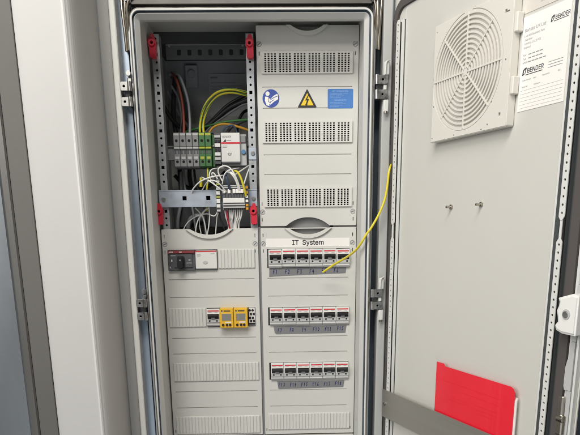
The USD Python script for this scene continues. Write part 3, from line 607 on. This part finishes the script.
for pts, l in (
    ([(-205, 40, -395), (-186, 34, -362), (-160, 30, -344), (-132, 24, -338), (-112, 10, -344), (-100, 4, -330)], 'white lead swinging low from the left into the marker column'),
    ([(-150, 44, -395), (-154, 40, -360), (-146, 30, -338), (-132, 10, -326)], 'white lead bent up to the middle of the support bar'),
    ([(-112, 20, -395), (-108, 16, -362), (-104, 4, -345), (-99, -8, -336)], 'white lead running up to the foot of the marker column'),
    ([(-106, -24, -268), (-116, -34, -254), (-112, -30, -238), (-100, -10, -232), (-84, 30, -228)], 'white lead looping back from the markers under the relay'),
    ([(-86, -26, -270), (-80, -36, -250), (-70, -38, -240), (-58, -30, -236), (-46, 10, -230)], 'white lead passing over the arches under the relay'),
    ([(-78, -24, -288), (-92, -36, -270), (-108, -36, -262), (-124, -24, -266), (-138, -4, -282)], 'white lead curling left in front of the support bar')):
    wire('thin_wire', l, 'wwht', 1.5, pts, group=G)
for pts, l, m_, r_ in (
    ([(-222, 150, -12), (-206, 152, -44), (-200, 150, -96), (-203, 120, -143)], 'dark grey lead entering behind the outer grey terminal block', 'wgry', 3),
    ([(-206, 140, 6), (-196, 140, -30), (-193, 130, -90), (-196, 90, -143)], 'black lead entering the terminals left of the brown red one', 'wblk', 3),
    ([(-160, 150, -146), (-120, 140, -112), (-80, 140, -86), (-40, 145, -62), (-14, 150, -56)], 'thin grey cable between the thick black slopes', 'wgry', 2.6),
    ([(-92, 130, -150), (-70, 134, -118), (-44, 140, -104), (-14, 145, -92)], 'dark grey cable rising behind the white relay', 'dgrey', 4),
    ([(-170, 120, -222), (-166, 118, -262), (-150, 116, -300), (-140, 120, -395)], 'black lead hanging between the terminals and support bar', 'wblk', 3),
    ([(-198, 118, -222), (-196, 116, -270), (-180, 118, -320), (-172, 120, -395)], 'grey lead hanging under the second terminal block', 'wgry', 3)):
    wire('black_cable' if m_ != 'wgry' else 'grey_cable', l, m_, r_, pts, 'cable')
for k, (x0, x1) in enumerate(((-83, -76), (-72, -72), (-68, -66), (-62, -70), (-57, -62), (-51, -58), (-46, -55), (-40, -50))):
    wire('thin_wire', 'thin white lead of the bunch fanning down from the terminal strip', 'wwht', 1.9, [(x0, -10, -330), ((2*x0+x1)/3+rnd.uniform(-1, 1), -4, -348), (x1+rnd.uniform(-1, 1), 4+2*k % 5, -366), (x1+rnd.uniform(-2, 2), 14, -400)], group='white leads bunched below the terminal strip')
wire('thin_wire', 'crimson lead among the white ones below the terminal strip', 'wcrim', 2.2, [(-79.5, -14, -328), (-77, -8, -352), (-74, -2, -372), (-72, 6, -396)])
wire('thin_wire', 'yellow lead arching down into the orange markers', 'wyel', 2.6, [(-60, -20, -240), (-49, -34, -242), (-40, -36, -256), (-33, -32, -280), (-29, -24, -298)])
wire('yellow_cable', 'loose yellow cable hanging from the door hinge side across the breakers', 'cyel', 2.7,
     [(308, -138, -240), (303.5, -154, -246), (299.3, -160, -259), (297.5, -160, -280), (295, -160, -300), (290, -160, -322), (278, -162, -350), (262, -162, -378), (251, -160, -393), (241.5, -155, -410), (229.5, -137, -429), (212, -98, -447), (187, -60, -465), (160, -38, -485)], 'cable')

# ================================================================== on the door
t = thing('fan_filter', 'square light grey fan grille with concentric rings on the door', 'fan filter', dloc(277, 0, -215), -DANG); OF = (277, 0, -215); o = dict(parent=t, off=OF)
FC = (268, -106); FR = 99.
face = rrect(167, 387, -215.5, -5.5, 3)
dots = [(174, -18), (263, -12), (340, -10), (173, -150), (375, -110), (172, -208), (243, -211), (322, -212), (182, -60), (345, -170), (338, -206), (174, -95)]
holes = unary_union([disc(x, z, 1.7, 3) for x, z in dots]+[sbox(366, -38, 371, -33), sbox(366, -196, 371, -191), sbox(366, -38, 377, -36)])
obj('cover', B().ext(face.difference(disc(*FC, FR, 20)).difference(holes), -18, -3.02).ext(face.buffer(-1.2).difference(disc(*FC, FR+1, 20)).difference(holes), -19, -18.02), 'fan', **o)
obj('backing', B().ext(disc(*FC, FR+.5, 20), -14.2, -12.5), 'backing', **o)
NR = 12
for k in range(NR):
    r = FR-3-(FR-14)*k/(NR-1.)
    obj('ring', B().ext(disc(*FC, r+.8 if k else FR-.2, 14).difference(disc(*FC, r-2.9, 14)), -18.5, -14.22), 'fan', **o)
obj('hub', B().ext(disc(*FC, 6, 8), -19, -14.22), 'fan', **o)
for k in range(8):
    a = math.radians(45*k); p = [(FC[0]+q*math.cos(a), FC[1]+q*math.sin(a)) for q in (6, FR-2)]
    obj('spoke', B().ext(LineString(p).buffer(1.5, cap_style=2), -19.2, -14.23), 'fan', **o)
for z0, z1 in ((-72, -42), (-166, -138)): obj('clip', B().box(386.5, 394, -16, -2.5, z0, z1, 1.5), 'fan', **o)
L = (446, 0, -194)
def sheet(name, label, poly, mat, y0, y1):
    t = thing(name, label, 'paper', dloc(446, 0, poly.bounds[1]), -DANG, group='printed sheets on the door'); return t, dict(parent=t, off=(446, 0, poly.bounds[1]))
P1 = sbox(393, -194, 494, -51)
t, o = sheet('printed_sheet', 'white printed sheet with company address and a second letterhead', P1, 'paper', 0, 0)
obj('page', B().ext(P1, -2.3, -1.7), 'paper', **o)
b = B().text('Bender UK Ltd', 5.0, 398, -74, -2.32, .12)
for k, s_ in enumerate(('Low Mill Business Park', 'Ulverston', 'Cumbria, LA12 9EE', 'England')): b.text(s_, 3.0, 398, -81.5-5.8*k, -2.32, .12)
for k, s_ in enumerate(('Tel:', 'Fax:', 'email:')):           # the rest of these lines is too small to read in the photograph
    b.text(s_, 3.0, 398, -110-5.6*k, -2.32, .12)
    for q in range(4+(k == 2)): b.box(410+8.2*q, 416.6+8.2*q, -2.45, -2.32, -109.6-5.6*k, -108.2-5.6*k)
for k in range(4): b.text(('Order Number', 'Item', 'Description', 'Qty')[k], 2.2, (400, 425, 445, 478)[k], -148, -2.32, .12)
b.text('Panel Ref', 2.2, 400, -158, -2.32, .12).text('Enclosure', 2.2, 428, -158, -2.32, .12)
for k in range(3): b.box(456, 486, -2.45, -2.32, -131-4*k, -130.2-4*k)
obj('lettering', b, 'inkg', **o)
def logo(x, z, s):                                             # slanted black square mark, heading and underline
    b = B().ext(Polygon([(x, z), (x+s*.1, z+s*.75), (x+s*.55, z+s), (x+s*.9, z+s), (x+s*.62, z+s*.2), (x+s*.2, z)]).difference(Polygon([(x+s*.28, z+s*.2), (x+s*.34, z+s*.66), (x+s*.6, z+s*.7), (x+s*.5, z+s*.2)])), -2.5, -2.32)
    return b.text('BENDER', s*.62, x+s*1.02, z+s*.22, -2.32, .15, bold=True).ext(sbox(x+s*.7, z-s*.06, x+s*4.1, z+s*.05), -2.45, -2.32)
obj('logo', logo(454, -74, 9.0), 'inkl', **o); obj('logo', logo(399, -139, 11), 'inkl', **o)
b = B()
for k in range(6): b.box(397, 490, -2.42, -2.32, -162.6-5.4*k, -162.2-5.4*k)
obj('ruled_lines', b, 'lgrey', **o)
P2 = sbox(394, -46, 493, 52)
t, o = sheet('printed_sheet', 'beige printed sheet above the white address sheet', P2, 'paper2', 0, 0)
obj('page', B().ext(P2, -2.3, -1.7), 'paper2', **o)
obj('lettering', B().text('Enclosure Details', 3.4, 430, -38, -2.32, .12).box(430, 480, -2.45, -2.32, -22, -20.6), 'inkg', **o)
t = thing('red_folder', 'bright red plastic document folder standing in the metal door pocket', 'folder', dloc(334, 0, -970), -DANG); OF = (334, 0, -970); o = dict(parent=t, off=OF)
fp = Polygon([(216, -970), (216, -656), (241, -656), (245, -661), (443, -661), (450, -664), (454, -671), (454, -970)])
obj('front_cover', B().ext(fp, -13, -12.2), 'folder', **o); obj('back_cover', B().ext(Polygon([(217, -970), (217, -664), (446, -672), (448, -970)]), -5.2, -4.4), 'folder', **o)
obj('print', B().box(240, 420, -13.15, -13.02, -692, -691).box(300, 420, -13.15, -13.02, -705, -704.2).box(262, 320, -13.15, -13.02, -722, -721).box(262, 330, -13.15, -13.02, -728, -727.2).box(345, 410, -13.15, -13.02, -720, -719).box(345, 412, -13.15, -13.02, -728, -727.2).box(345, 400, -13.15, -13.02, -735, -734.2), 'folderd', **o)
t = thing('paper_stack', 'white papers showing at the edge of the red folder', 'papers', dloc(360, 0, -970), -DANG); OF = (360, 0, -970); o = dict(parent=t, off=OF)
for k in range(3): obj('page', B().box(236+k, 458.5-k*1.2, -11.4+k*1.8, -10.6+k*1.8, -969, -684+k*2), 'paper', **o)

# ================================================================== neighbour on the left
t = thing('adjoining_enclosure', 'plain light grey folded steel side of the enclosure next door', 'enclosure side'); 
obj('flat_jamb', B().box(-332, -308, -126, -122, ZB-200, 400, 1).box(-332, -330, -122, 60, ZB-200, 400), 'jamb', t)  # jamb in a darker grey than the side sheet
Bp, Ap, rr = np.array([-352., -300.]), np.array([-443., -320.]), 22.
Cp, Ct = np.array([-334., -124.]), np.array([-328.6, -288.])
bead = [Bp+np.array([-3.5, -1.2]), Bp+np.array([-1.2, -3.0]), Bp+np.array([1.2, -1.6])]     # raised crease along the bend
crv = [(1-q)**2*(Bp+np.array([2.4, .6]))+2*q*(1-q)*Ct+q*q*Cp for q in np.linspace(0, 1, 15)]
pol = LineString([Ap, Bp+np.array([-6., -1.0])]+bead+crv).buffer(1.0, cap_style=2, join_style=1)
m = trimesh.creation.extrude_polygon(pol, 400-(ZB-200), engine='earcut'); m.apply_translation([0, 0, ZB-200])
obj('side_sheet', m, 'nlight', t, smooth=40)
obj('edge_dark', B().box(-482.5, -443.6, -324, -310, ZB-200, 400, 1), 'ndark', t)  # dark strip beyond the edge of the side sheet
t = thing('steel_post', 'beige edged dark blue grey steel post at the near left margin', 'post')
obj('post', B().box(-700, -501, -326, -290, ZB-200, 400, 2), 'post', t)
obj('edge_trim', B().box(-500.9, -483, -327, -300, ZB-200, 400, 3), 'beige', t)
